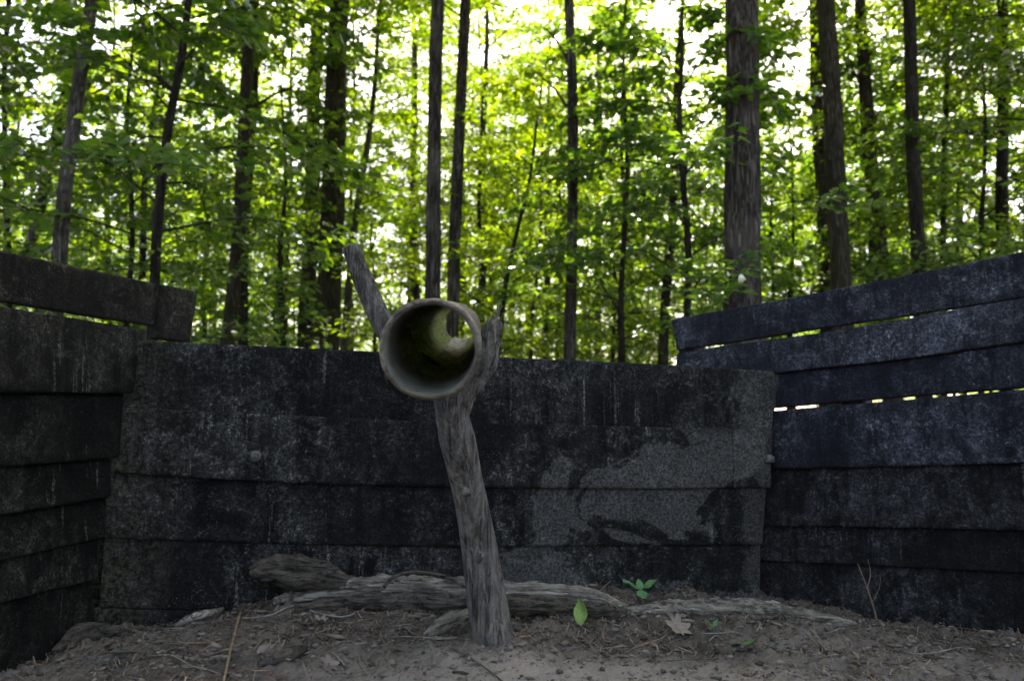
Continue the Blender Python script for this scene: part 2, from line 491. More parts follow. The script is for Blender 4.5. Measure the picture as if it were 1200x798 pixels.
LX = lambda d: -1.576 + .242 * (d - 2.45)
left = Wall('plank_wall', (LX(1.5), 1.5), (LX(3.4), 3.4), 'tall dark brownish plank wall with a bright slit under its top plank')
LP = MAT['plank_left']
left.plank([(-330, 221), (0, 294), (100, 315), (187, 333.5)], [(-330, 296), (0, 353), (100, 370), (181, 382)], (.004, .006), .02, mat=LP)
left.plank([(187.6, 333.5), (231, 342)], [(181.6, 396), (222, 402)], (.006, .006), mat=LP, nu=24)
left.plank([(-330, 312), (0, 360), (80, 372), (172, 387)], [(-330, 462), (0, 460), (150, 461)], (.006, .024), .022, mat=LP)
left.plank([(-330, 460), (0, 454), (148, 455)], [(-330, 569), (0, 547), (136, 536)], (-.006, .018), mat=LP)
left.plank([(-330, 571), (0, 542), (133, 531)], [(-330, 655), (0, 603), (128, 582)], (-.006, .014), mat=LP)
left.plank([(-330, 657), (0, 600), (127, 579)], [(-330, 727), (0, 657), (122, 629)], (-.006, .012), mat=LP)
left.plank([(-330, 729), (0, 654), (121, 626)], [(-330, 800), (0, 706), (112, 679)], (-.006, .012), mat=LP)
left.plank([(-330, 802), (0, 703), (111, 676)], [(-330, 980), (0, 800), (108, 760)], (-.006, .008), mat=LP)
for sx in (.3, 1.15):
    left.box('post', (sx, -.115, .5), (.09, .09, 1.1), LP)

RA, RB = P(905, 500, 3.44), P(1200, 500, 2.76)
right = Wall('plank_wall', (RA.x, RA.y), (RB.x, RB.y), 'tall bluish black plank wall meeting the low wall at an angle')
RP = MAT['plank_right']
right.plank([(786, 374.5), (1000, 335), (1200, 295), (1420, 250)], [(794, 410.5), (900, 395), (960, 385), (1040, 373.5), (1120, 361), (1200, 348), (1420, 309)], (.004, .006), .022, mat=RP)
right.plank([(793, 415), (850, 405), (930, 394.5), (1000, 384), (1060, 374), (1120, 362.5), (1200, 349), (1420, 310)], [(793, 455), (925, 436), (1060, 421), (1200, 401), (1420, 371)], (.006, .018), .022, mat=RP)
right.plank([(880, 440), (925, 434), (1060, 419), (1200, 399), (1420, 369)], [(880, 480), (1060, 465), (1200, 454), (1420, 437)], (-.006, .006), mat=RP)
right.plank([(897, 482.5), (1060, 469), (1200, 457), (1420, 440)], [(893, 549.5), (1060, 546), (1200, 542), (1420, 538)], (.022, .026), mat=RP)
right.plank([(892, 546), (1060, 542), (1200, 538), (1420, 535)], [(888, 615.5), (1060, 617.5), (1200, 621), (1420, 629)], (.0, .022), mat=MAT['plank_low'])
right.plank([(888, 612), (1060, 614), (1200, 618), (1420, 626)], [(885, 656), (1060, 664), (1200, 671), (1420, 683)], (-.004, .012), mat=MAT['plank_low'])
right.plank([(885, 652), (1060, 660), (1200, 667), (1420, 680)], [(880, 708), (1060, 732), (1200, 748), (1420, 775)], (-.006, .010), mat=MAT['plank_low'])
for sx in (-.47, .32, 1.02):
    right.box('post', (sx, -.115, .55), (.09, .09, 1.12), RP)

# bolt head and small bracket on the low wall
MAT['bolt'] = simple('corroded_bolt', (.085, .087, .085), .7, .5, 60)
b = MB()
h = mid.hit(301, 534)
for (r0, y0, y1, n_) in ((.020, .0, .006, 20), (.0125, .006, .016, 6)):
    a = np.linspace(0, 2 * math.pi, n_, endpoint=False) + .3
    ring = lambda rr, yy: np.stack([h[0] + np.cos(a) * rr, np.full(n_, -.0285 - yy), h[1] + np.sin(a) * rr], 1)
    Vv = np.vstack([ring(r0, y0 - .006), ring(r0, y1 - .0015), ring(r0 * .86, y1), [[h[0], -.0285 - y1, h[1]]]])
    i = np.arange(n_); j = np.roll(i, -1)
    b.add(Vv, np.concatenate([np.stack([i, j, j + n_, i + n_], 1), np.stack([i + n_, j + n_, j + 2 * n_, i + 2 * n_], 1)]), np.stack([i + 2 * n_, j + 2 * n_, np.full(n_, 3 * n_)], 1))
obj('bolt', b.mesh('bolt', False), MAT['bolt'], plank_b)
b = MB()
hb = mid.hit(899, 538)
V0 = np.array([(-.022, -.034, -.012), (.016, -.036, -.012), (.016, -.034, .012), (-.006, -.035, .020)])
V0[:, 0] += hb[0]; V0[:, 2] += hb[1]
V1 = V0 + np.array([0, .026, 0])
b.add(np.vstack([V0, V1]), [(0, 1, 2, 3), (7, 6, 5, 4), (0, 4, 5, 1), (1, 5, 6, 2), (2, 6, 7, 3), (3, 7, 4, 0)])
obj('bracket', b.mesh('bracket', False), MAT['bolt'], plank_c)

# ------------------------------------------------------------------ concrete pipe
F0 = P(504.3, 409.6, 1.62); F1 = P(541, 379, 4.25)
ro = 60.5 / FPX * 1.62; ri = 52.6 / FPX * 1.62
ax = (F1 - F0); LEN = ax.length; ax.normalize()
proot = empty('pipe', F0)
proot.rotation_mode = 'QUATERNION'
proot.rotation_quaternion = ax.to_track_quat('Z', 'Y')
tag(proot, 'open-ended grey pipe lying over the low wall in the fork', 'pipe')
ns = 96
def lathe(prof, jitter=0.0, seed=0, nsd=ns, ang0=0, ang1=2 * math.pi):
    closed = abs(ang1 - ang0 - 2 * math.pi) < 1e-6
    a = np.linspace(ang0, ang1, nsd, endpoint=not closed)
    V = np.zeros((len(prof), nsd, 3))
    for i, (r, z) in enumerate(prof):
        for j in range(nsd):
            k = jitter * mnoise.fractal(Vector((math.cos(a[j]) * 2.5 + seed, math.sin(a[j]) * 2.5, z * 6 + r * 40)), 1, 2, 4)
            V[i, j] = ((r + k) * math.cos(a[j]), (r + k) * math.sin(a[j]), z + k * 1.6)
    I = np.arange(len(prof) * nsd).reshape(len(prof), nsd)
    if closed:
        q = np.stack([I[:-1], np.roll(I[:-1], -1, 1), np.roll(I[1:], -1, 1), I[1:]], -1).reshape(-1, 4)
    else:
        q = np.stack([I[:-1, :-1], I[:-1, 1:], I[1:, 1:], I[1:, :-1]], -1).reshape(-1, 4)
    return V.reshape(-1, 3), q
m = NM('stained_pipe')
c = m.coord(); n1 = m.noise(c, 14, 9, .7, .4); n2 = m.noise(c, 120, 6, .75); n3 = m.noise(c, 4, 5, .6)
col = m.mix(m.step(n1, .36, .66), (.070, .058, .044), (.25, .225, .19))
col = m.mix(m.math('MULTIPLY', m.step(n2, .58, .70), .6), col, (.36, .34, .30))
col = m.mix(m.math('MULTIPLY', m.step(n2, .47, .36), .8), col, (.045, .037, .028))
col = m.mix(m.math('MULTIPLY', m.step(m.noise(c, 55, 6, .75), .54, .62), .6), col, (.085, .068, .048))
col = m.mix(m.math('MULTIPLY', m.step(n3, .52, .66), .5), col, (.15, .125, .085))
MAT['pipe'] = m.principled(col, .85, m.bump(m.math('ADD', n2, n1), 1.0, .008), .15)
m = NM('pipe_lining')
c = m.coord(); z = m.sep(c)[2]
n1 = m.noise(c, 18, 9, .75, .5); n2 = m.noise(c, 120, 6, .75); rings = m.noise(m.coord((2, 2, 55)), 1.0, 4, .6)
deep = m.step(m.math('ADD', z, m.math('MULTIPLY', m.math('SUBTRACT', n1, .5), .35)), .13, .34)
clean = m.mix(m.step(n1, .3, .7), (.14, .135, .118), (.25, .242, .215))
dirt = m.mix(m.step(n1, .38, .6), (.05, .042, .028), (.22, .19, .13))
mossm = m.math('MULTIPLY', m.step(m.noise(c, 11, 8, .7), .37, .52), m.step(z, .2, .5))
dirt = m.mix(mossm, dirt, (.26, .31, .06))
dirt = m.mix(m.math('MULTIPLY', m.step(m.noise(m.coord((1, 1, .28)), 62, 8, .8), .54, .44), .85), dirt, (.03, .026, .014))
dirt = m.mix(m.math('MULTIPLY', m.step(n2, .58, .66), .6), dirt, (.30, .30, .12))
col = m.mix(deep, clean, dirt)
col = m.mix(m.math('MULTIPLY', m.step(m.noise(c, 40, 5, .7), .56, .66), .5), col, (.10, .09, .07))
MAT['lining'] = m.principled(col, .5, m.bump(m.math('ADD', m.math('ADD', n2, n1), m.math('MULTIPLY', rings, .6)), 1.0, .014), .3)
Z = np.linspace(.03, LEN, 120)
qi = proot.rotation_quaternion.inverted()
open_dir = (qi @ Vector((.62, 0, .78))); open_a = math.atan2(open_dir.y, open_dir.x)
# opening added in the hidden far top to let light in: mark its cells
za, aa = np.meshgrid((Z[:-1] + Z[1:]) / 2, (np.arange(ns) + .5) / ns * 2 * math.pi, indexing='ij')
half = np.clip((za - 1.45 + .10 * vnoise(aa * 5, za * 7, 40)) / .5, 0, 1) ** .5 * 1.0
gone = np.abs((aa - open_a + math.pi) % (2 * math.pi) - math.pi) < half
pre_s = [(ri + .0035, -.001), (ri + .006, -.0045), (ro - .006, -.0045), (ro - .0015, -.001), (ro, .004), (ro, .020), (ro - .0012, .024)]
pre_l = [(ri + .0035, -.001), (ri + .001, .002), (ri, .01)]
Vs, qs = lathe(pre_s + [(ro - .0012, z) for z in Z], .0030)
Vl, ql = lathe(pre_l + [(ri, z) for z in Z], .0026)
keep = np.concatenate([np.ones(len(pre_s) * ns, bool), ~gone.ravel()]); keep_l = np.concatenate([np.ones(len(pre_l) * ns, bool), ~gone.ravel()])
S0, L0 = len(pre_s), len(pre_l)
cut_faces = []
def sv(i, j): return (S0 + i) * ns + j % ns
def lv(i, j): return len(Vs) + (L0 + i) * ns + j % ns
nz_ = len(Z) - 1
for i in range(nz_):
    for j in range(ns):
        if gone[i, j]: continue
        if i == nz_ - 1 or gone[i + 1, j]: cut_faces.append((sv(i + 1, j), sv(i + 1, j + 1), lv(i + 1, j + 1), lv(i + 1, j)))
        if gone[i, (j + 1) % ns]: cut_faces.append((sv(i, j + 1), sv(i + 1, j + 1), lv(i + 1, j + 1), lv(i, j + 1)))
        if gone[i, (j - 1) % ns]: cut_faces.append((sv(i, j), sv(i + 1, j), lv(i + 1, j), lv(i, j)))
obj('shell', mesh_np('shell', np.vstack([Vs, Vl]), np.concatenate([qs[keep], np.array(cut_faces)])), MAT['pipe'], proot)
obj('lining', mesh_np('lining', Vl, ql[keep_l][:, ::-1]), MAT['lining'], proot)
# pale layer along the floor of the pipe (down direction in the pipe's own axes)
dn = qi @ Vector((0, 0, -1)); ad = math.atan2(dn.y, dn.x)
V, q = lathe([(ri + .008 - .019 * math.sin(min(1, (z - .9) / .9) * 1.5), z) for z in np.linspace(.9, LEN - .02, 60)], .006, 9, 20, ad - .50, ad + .50)
MAT['floor_layer'] = simple('pale_floor_layer', (.22, .215, .195), .8, .5, 25)
obj('floor_layer', mesh_np('floor_layer', V, q[:, ::-1]), MAT['floor_layer'], proot)

# ------------------------------------------------------------------ logs, roots and litter on the soil
def axis_obj(name, pts, radii, mat, label, cat, sides=20, n=80, amp=.2, freq=8, ridge=.1, seed=0, flat=1.0, group=None, extra=None):
    """a branch-like thing; its mesh axis runs along local z so that the grain follows it"""
    p0, p1 = Vector(pts[0]), Vector(pts[-1])
    q = (p1 - p0).to_track_quat('Z', 'Y'); qi_ = q.inverted()
    b = MB(); tube(b, [tuple(qi_ @ (Vector(p) - p0)) for p in pts], radii, sides, n, amp, freq, ridge, seed, flat)
    if extra:
        for e_pts, e_r in extra:
            tube(b, [tuple(qi_ @ (Vector(p) - p0)) for p in e_pts], e_r, 8, 16, amp, freq * 2, ridge, seed + 3, .6)
    o = obj(name, b.mesh(name), mat); o.location = p0; o.rotation_mode = 'QUATERNION'; o.rotation_quaternion = q
    tag(o, label, cat, group)
    return o
def G(px, py, lift=0.0):
    p = on_ground(px, py); p.z += lift; return p
def GL(px, py, r):
    """log centre whose middle shows at the pixel, resting on soil"""
    return P(px, py, min(on_ground(px, py + r * 300).y, mid_depth(px) - r - .03))
def mid_depth(px):
    """how far the low wall stands at this column"""
    h_ = mid.hit(px, 690); return mid.A.y + mid.u.y * float(h_[0]) - .02
axis_obj('log', [GL(297, 674, .04), GL(312, 668, .05), GL(335, 668, .05), GL(362, 674, .045), GL(392, 680, .04), GL(425, 684, .035)], [.030, .050, .052, .046, .034, .018], MAT['log_dark'],
         'stubby dark log end lying against the low wall', 'log', 36, 110, .45, 11, .25, 2.0, .8)
axis_obj('log', [GL(322, 704, .03), GL(350, 697, .03), GL(400, 690, .035), GL(470, 688, .035), GL(560, 692, .035), GL(640, 695, .03), GL(700, 701, .03), GL(735, 712, .02)],
         [.012, .030, .040, .040, .038, .036, .030, .012], MAT['log'], 'long pale rotting log lying behind the post along the low wall', 'log', 44, 300, .38, 13, .40, 5.0, .75)
axis_obj('log', [GL(345, 712, .03), GL(430, 706, .03), GL(560, 710, .03), GL(660, 712, .03), GL(728, 718, .02)], [.014, .026, .030, .028, .010], MAT['log_dark'],
         'dark crumbling log under the long pale one', 'log', 30, 200, .5, 16, .4, 7.0, .8)
axis_obj('log', [GL(735, 716, .02), GL(790, 712, .025), GL(850, 712, .025), GL(910, 716, .025), GL(960, 724, .02), GL(1005, 732, .015)], [.012, .026, .028, .030, .022, .008], MAT['log'],
         'pale flaking strip of rotten wood between the low and bluish walls', 'log', 36, 260, .5, 14, .45, 9.0, .6)
axis_obj('root', [P(450, 688, 2.90), P(461, 676, 2.93), P(487, 670, 2.95), P(520, 675, 2.93), P(550, 690, 2.90)], [.006, .0065, .006, .006, .005], MAT['log_dark'],
         'thin dark root arching over the long pale log', 'root', 9, 50, .15, 12, .05, 1)
axis_obj('bark_piece', [G(497, 752, .012), G(520, 742, .02), G(556, 730, .025)], [.012, .030, .022], MAT['log'], 'flat weathered slab of bark leaning by the foot of the post', 'bark', 14, 40, .4, 14, .2, 4, .4)
axis_obj('bark_piece', [G(302, 782, .004), G(328, 775, .010), G(358, 764, .008)], [.010, .022, .012], MAT['log_dark'], 'grey curved bark chunk lying on open soil', 'bark', 14, 40, .35, 14, .15, 6, .6)
axis_obj('bark_piece', [G(205, 738, .01), G(228, 728, .014), G(262, 718, .008)], [.008, .016, .010], MAT['log'], 'pale bark strip near the corner of the dark brownish wall', 'bark', 12, 40, .4, 14, .2, 8, .5)
axis_obj('bark_piece', [G(62, 770, .01), G(95, 752, .02), G(140, 745, .014)], [.012, .040, .020], MAT['log_dark'], 'broad dark bark lump at the foot of the dark brownish wall', 'bark', 16, 40, .45, 12, .2, 11, .6)
axis_obj('bark_piece', [G(238, 778, .004), G(252, 776, .006), G(272, 775, .004)], [.006, .012, .006], MAT['log'], 'small pale bark chip beside the tan stalk', 'bark', 10, 20, .4, 20, .2, 13, .5)
tn = simple('tan_dead_stalk', (.19, .135, .085), .7)
gt = simple('silvery_twig', (.17, .16, .15), .7)
dt = simple('dark_twig', (.075, .06, .05), .8)
axis_obj('stalk', [G(283, 716, .004), G(277, 738, .008), G(270, 765, .006), G(262, 800, .004)], [.0028, .004, .004, .0035], tn, 'straight tan dead stalk lying across the soil', 'stalk', 7, 40, .15, 20, 0, 2)
axis_obj('vine', [G(289, 727, .004), G(318, 724, .008), G(344, 714, .014), G(366, 722, .008), G(402, 725, .006), G(432, 714, .010), G(462, 702, .012)], [.002, .003, .003, .003, .003, .0025, .002], gt,
         'bent silvery twig curving over soil towards the long log', 'twig', 7, 70, .1, 20, 0, 4)
axis_obj('twig', [G(700, 697, .0), P(707, 688, G(700, 697).y), P(716, 680, G(700, 697).y)], [.002, .002, .001], gt, 'short pale twig sticking up past the end of the long log', 'twig', 6, 14)
axis_obj('twig', [G(673, 694, .0), P(674, 686, G(673, 694).y), P(675, 674, G(673, 694).y)], [.003, .003, .001], tn, 'brown spike standing on the long pale log', 'twig', 6, 14)
axis_obj('twig', [G(470, 742, .004), G(510, 755, .008), G(548, 772, .006), G(592, 802, .003)], [.002, .003, .003, .002], dt, 'dark twig angling across the soil before the post', 'twig', 6, 40, .1, 20)
axis_obj('twig', [G(552, 742, .006), G(590, 749, .004), G(622, 748, .006)], [.0022, .0028, .002], simple('orange_straw', (.24, .12, .055)), 'orange straw lying across the foot of the post', 'twig', 6, 20)
st0 = G(1028, 728)
axis_obj('dry_stalk', [st0, P(1022, 706, st0.y), P(1013, 680, st0.y), P(1005, 660, st0.y + .02)], [.003, .0026, .002, .001], tn, 'dry upright stalk rising against the bluish wall', 'stalk', 6, 30, .1, 20,
         extra=[([P(1016, 690, st0.y), P(1020, 672, st0.y), P(1017, 655, st0.y)], [.0018, .0014, .0008]), ([P(1022, 706, st0.y), P(1030, 690, st0.y), P(1032, 676, st0.y)], [.0016, .0012, .0008])])
for k in range(30):
    px = random.uniform(150, 1150); py = random.uniform(728, 792); a = random.uniform(-.6, .6); ln = random.uniform(14, 42)
    pts_ = [G(px + math.cos(a) * ln * t, py + math.sin(a) * ln * t * .6 + random.uniform(-3, 3), .005) for t in (-1, -.3, .4, 1)]
    axis_obj('twig', pts_, [.001, .0022, .002, .0008], random.choice([gt, dt, tn]), 'small dry twig strewn on the bare soil', 'twig', 5, 16, .15, 20, group='small twigs strewn on the soil')

def leaf_mesh(name, outline, curl=.2, fold=.12):
    """blade from half or full outline (x, y), y from base 0 to tip 1"""
    o = np.array(outline, float); n = len(o)
    c_ = np.array([0, .45])
    rings = [o, c_ + (o - c_) * .6, c_ + (o - c_) * .25]
    V = np.concatenate(rings + [c_[None]])
    z = fold * np.abs(V[:, 0]) + curl * (V[:, 1] - .45) ** 2 + .05 * np.sin(V[:, 0] * 9 + V[:, 1] * 7)
    V = np.column_stack([V, z])
    i = np.arange(n); j = np.roll(i, -1)
    q = np.concatenate([np.stack([i + n * k, j + n * k, j + n * (k + 1), i + n * (k + 1)], 1) for k in (0, 1)])
    t = np.stack([i + 2 * n, j + 2 * n, np.full(n, 3 * n)], 1)
    return mesh_np(name, V, q, t)
def ovate(w=.28, n=9):
    t = np.linspace(0, 1, n)
    x = w * np.sin(np.pi * t ** .8) ** .8
    return [(a, b_) for a, b_ in zip(x, t)] + [(-a, b_) for a, b_ in list(zip(x, t))[-2:0:-1]]
LOBED = [(0, 0), (.06, .12), (.30, .06), (.46, .16), (.36, .34), (.50, .46), (.58, .62), (.34, .60), (.22, .66), (.22, .86), (.10, 1.0), (0, .86), (-.10, 1.0), (-.22, .84), (-.20, .66), (-.36, .62), (-.58, .66), (-.48, .46), (-.34, .36), (-.46, .18), (-.30, .06), (-.06, .12)]
def lay_leaf(name, me, mat, p, size, rot, label):
    o = obj(name, me, mat); o.location = p; o.scale = (size,) * 3; o.rotation_euler = rot; tag(o, label, 'leaf'); return o
lay_leaf('fallen_leaf', leaf_mesh('fallen_leaf', LOBED, .5, .25), MAT['leaf_dry'], G(800, 752, .012), .085, (R(38), R(10), R(24)), 'lobed dry brown leaf lying near the rotten wood strip')
lay_leaf('fallen_leaf', leaf_mesh('fallen_leaf', ovate(.24), .5, .5), MAT['leaf_green'], G(683, 740, .014), .095, (R(58), R(-15), R(-20)), 'yellow-green folded leaf propped below the end of long log')
lay_leaf('fallen_leaf', leaf_mesh('fallen_leaf', ovate(.30), .6, .1), MAT['leaf_teal'], G(858, 768, .014), .115, (R(14), R(-20), R(-82)), 'dark green leaf lying flat on needle litter')
for k in range(16):
    lay_leaf('leaf_scrap', leaf_mesh('leaf_scrap', LOBED if k % 3 else ovate(.3), random.uniform(.3, 1.1), random.uniform(.2, .8)), MAT['leaf_dry'], G(random.uniform(120, 1120), random.uniform(722, 790), .006),
             random.uniform(.025, .05), (R(random.uniform(-35, 35)), R(random.uniform(-30, 30)), random.uniform(0, 6)), 'crumpled scrap of dry brown leaf on the soil')['group'] = 'leaf scraps on the soil'
def seedling(px, py, stem_h, leaves, label, size):
    b0 = G(px, py); root = empty('seedling', b0)
    b = MB(); tube(b, [(0, 0, -.01), (.002, 0, stem_h * .5), (0, 0, stem_h)], [.0022, .002, .0014], 6, 10)
    obj('stem', b.mesh('stem'), MAT['leaf_teal'], root)
    for (az, el, sc) in leaves:
        o = obj('leaf', leaf_mesh('leaf', ovate(.30), .25, .2), MAT['leaf_near2'], root)
        o.location = (0, 0, stem_h - .002); o.rotation_euler = (R(el), 0, R(az)); o.scale = (size * sc,) * 3
    tag(root, label, 'plant')
MAT['leaf_near2'] = simple('seedling_leaf', (.065, .15, .06), .4)
seedling(752, 706, .045, [(-75, 28, 1.0), (70, 22, .95), (175, -20, .8), (10, 40, .6)], 'green seedling with oval leaves at the end of the long log', .085)
seedling(836, 742, .018, [(-60, 45, 1.0), (65, 40, 1.0)], 'tiny bright green sprout beside the brown lobed leaf', .035)

def scatter(n, dens):
    out = []
    while len(out) < n:
        x = rng.uniform(-2.1, 2.1, 4000); y = rng.uniform(1.75, 3.35, 4000)
        k = rng.random(4000) < dens(x, y)
        out += list(zip(x[k], y[k]))
    a = np.array(out[:n]); return a[:, 0], a[:, 1]
lit_d = lambda x, y: np.clip(.25 + .6 * (y > 2.45) + .5 * vnoise(x * 3, y * 3, 21) - .6 * np.exp(-((x - .25) / .6) ** 2 - ((y - 2.2) / .3) ** 2), .04, 1)
# pine needles and straw
n = 9000
x, y = scatter(n, lit_d); a = rng.normal(.3, .9, n); ln = rng.uniform(.02, .085, n); wd = rng.uniform(.0006, .0017, n)
dx, dy = np.cos(a), np.sin(a); V = []
for t, zz in ((-.5, .002), (0, .009), (.5, .002)):
    bend = (.15 * ln * rng.normal(0, 1, n)) * (t == 0)
    cx, cy = x + dx * ln * t - dy * bend, y + dy * ln * t + dx * bend
    cz = ground_h(cx, cy) + zz + rng.uniform(0, .007, n)
    V += [np.stack([cx - dy * wd, cy + dx * wd, cz], 1), np.stack([cx + dy * wd, cy - dx * wd, cz + .0006], 1)]
V = np.stack(V, 1).reshape(-1, 3); o_ = (np.arange(n) * 6)[:, None]
q = np.concatenate([o_ + np.array([[0, 1, 3, 2]]), o_ + np.array([[2, 3, 5, 4]])], 1).reshape(-1, 4)
me = mesh_np('pine_needles', V, q); at = me.attributes.new('tint', 'FLOAT', 'FACE'); at.data.foreach_set('value', np.repeat(rng.random(n), 2).astype(np.float32))
m = NM('dry_needles'); at_ = m.N('ShaderNodeAttribute', attribute_name='tint')
col = m.mix(m.step(at_.outputs['Fac'], .75, .95), m.mix(at_.outputs['Fac'], (.04, .030, .024), (.27, .225, .185)), (.15, .082, .05))
tag(obj('pine_needles', me, m.principled(col, .8, None, .2)), 'dry needles and straw scattered over the dark soil', 'needles', kind='stuff')
# crumbs: low-poly clods and bark chips
ico = np.array([(0, 0, 1), (.894, 0, .447), (.276, .851, .447), (-.724, .526, .447), (-.724, -.526, .447), (.276, -.851, .447), (.724, .526, -.447), (-.276, .851, -.447), (-.894, 0, -.447), (-.276, -.851, -.447), (.724, -.526, -.447), (0, 0, -1)])
icf = np.array([(0, 1, 2), (0, 2, 3), (0, 3, 4), (0, 4, 5), (0, 5, 1), (1, 6, 2), (2, 7, 3), (3, 8, 4), (4, 9, 5), (5, 10, 1), (1, 10, 6), (2, 6, 7), (3, 7, 8), (4, 8, 9), (5, 9, 10), (6, 11, 7), (7, 11, 8), (8, 11, 9), (9, 11, 10), (10, 11, 6)])
def crumbs(name, n, smin, smax, stretch, mat, label, cat, dens):
    x, y = scatter(n, dens); s = smin * (smax / smin) ** (rng.random(n) ** 2.2)
    a = rng.uniform(0, 6.28, n); st_ = rng.uniform(1, stretch, n); fl = rng.uniform(.35, .8, n) / np.sqrt(st_)
    tp = ico[None] * (1 + rng.uniform(-.35, .35, (n, 12, 1)))
    lx, ly, lz = tp[..., 0] * st_[:, None], tp[..., 1] * .8, tp[..., 2] * fl[:, None]
    X = (lx * np.cos(a)[:, None] - ly * np.sin(a)[:, None]) * s[:, None] + x[:, None]
    Y = (lx * np.sin(a)[:, None] + ly * np.cos(a)[:, None]) * s[:, None] + y[:, None]
    Z = lz * s[:, None] + (ground_h(x, y) + s * fl * .35)[:, None]
    V = np.stack([X, Y, Z], -1).reshape(-1, 3)
    t = (np.arange(n)[:, None, None] * 12 + icf[None]).reshape(-1, 3)
    me = mesh_np(name, V, None, t, smooth=False)
    at = me.attributes.new('tint', 'FLOAT', 'FACE'); at.data.foreach_set('value', np.repeat(rng.random(n), 20).astype(np.float32))
    tag(obj(name, me, mat), label, cat, kind='stuff')
m = NM('soil_crumbs'); at_ = m.N('ShaderNodeAttribute', attribute_name='tint')
crumb_mat = m.principled(m.mix(at_.outputs['Fac'], (.045, .037, .032), (.19, .162, .142)), .95, m.bump(m.noise(m.coord(), 220, 4, .7), .6, .003), .1)
m = NM('bark_chips'); at_ = m.N('ShaderNodeAttribute', attribute_name='tint')
chip_mat = m.principled(m.mix(at_.outputs['Fac'], (.035, .027, .021), (.21, .175, .145)), .9, m.bump(m.noise(m.coord(), 160, 4, .7), .6, .003), .15)
crumbs('soil_crumbs', 14000, .0022, .012, 1.5, crumb_mat, 'loose crumbs of dark soil in front of the walls', 'soil', lambda x, y: np.full_like(x, .6))
crumbs('bark_chips', 2600, .003, .017, 3.8, chip_mat, 'small grey and brown bark chips among the needles', 'bark chips', lit_d)

# ------------------------------------------------------------------ forked post holding the pipe
base = on_ground(577, 744)
def L_(px, py, d): return P(px, py, d) - base
b = MB()
DB = base.y
tube(b, [L_(580, 775, DB + .01), L_(577, 744, DB), L_(563, 650, 2.55), L_(548, 570, 2.50), L_(533, 500, 2.44), L_(524, 462, 2.41), L_(502, 436, 2.40), L_(468, 408, 2.40), L_(446, 374, 2.40), L_(428, 335, 2.40), L_(411, 290, 2.40)],
     [.070, .064, .058, .053, .050, .054, .046, .036, .034, .032, .0275], 40, 220, .055, 4, .035, 2.2)
tube(b, [L_(530, 500, 2.45), L_(542, 462, 2.42), L_(561, 436, 2.42), L_(570, 414, 2.42), L_(575, 395, 2.42), L_(580, 376, 2.42)],
     [.030, .042, .038, .040, .034, .022], 32, 70, .25, 9, .10, 8.1)
for k, (x0, y0, x1, y1, r0) in enumerate([(575, 396, 588, 354, .011), (570, 396, 580, 362, .012), (580, 396, 590, 366, .008), (566, 400, 573, 376, .010), (578, 420, 589, 398, .010),
                                          (577, 408, 584, 352, .009), (583, 410, 588, 384, .009), (571, 412, 567, 392, .008)]):
    tube(b, [L_(x0, y0 + 12, 2.42), L_(x0, y0, 2.41 + .01 * (k % 3)), L_(x1, y1, 2.40 + .015 * (k % 3))], [r0 * 1.2, r0, .002], 8, 14, .4, 20, .2, k * 3.1, .6)
# stub knots and lifted bark plates on the post
for k, (x0, y0, x1, y1, r0) in enumerate([(548, 575, 544, 577, .016), (560, 655, 566, 650, .012), (517, 470, 512, 478, .010)]):
    tube(b, [L_(x0, y0, 2.46), L_(x1, y1, 2.42)], [r0, r0 * .6], 10, 6, .4, 30, .2, k)
fp = obj('forked_post', b.mesh('forked_post'), MAT['post'])
fp.location = base
tag(fp, 'grey forked branch set in the soil as a prop for the pipe', 'post')
b = MB()
for k in range(46):
    t = random.random()
    cx = np.interp(t, [0, 1], [573, 537]); cy = np.interp(t, [0, 1], [725, 505]); dd = np.interp(t, [0, 1], [2.60, 2.44]) - .052 + .006 * random.random()
    cx += random.gauss(0, 4.5)
    tube(b, [L_(cx, cy, dd + .004), L_(cx - 1.5 + random.uniform(-1, 1), cy - 4, dd - .002), L_(cx - 3 + random.uniform(-2, 2), cy - random.uniform(8, 20), dd + .003)],
         [.002, random.uniform(.003, .006), .0015], 6, 8, .4, 60, .2, k, .45)
obj('bark_flakes', b.mesh('bark_flakes'), wood_material('loose_bark', (.07, .058, .045), (.24, .205, .16)), fp)

# ------------------------------------------------------------------ trees: leaf crowns (shared meshes)
def leaves_mesh(name, pos, dirs, nrm, size, mat, wide=.32):
    n = len(pos)
    dirs = dirs / (np.linalg.norm(dirs, axis=1)[:, None] + 1e-9)
    side = np.cross(dirs, nrm); side /= np.linalg.norm(side, axis=1)[:, None] + 1e-9
    up = np.cross(side, dirs)
    tpl = np.array([(0, 0, 0), (wide * .85, .32, .07), (wide * .8, .66, .05), (0, 1, -.12), (-wide * .8, .66, .05), (-wide * .85, .32, .07)])
    V = pos[:, None] + size[:, None, None] * (side[:, None] * tpl[None, :, 0:1] + dirs[:, None] * tpl[None, :, 1:2] + up[:, None] * tpl[None, :, 2:3])
    o = (np.arange(n) * 6)[:, None]
    q = np.concatenate([o + np.array([[0, 1, 2, 3]]), o + np.array([[0, 3, 4, 5]])], 1).reshape(-1, 4)
    me = mesh_np(name, V.reshape(-1, 3), q, smooth=False)
    at = me.attributes.new('tint', 'FLOAT', 'FACE')
    at.data.foreach_set('value', np.repeat(rng.random(n), 2).astype(np.float32))
    me.materials.append(mat)
    return me

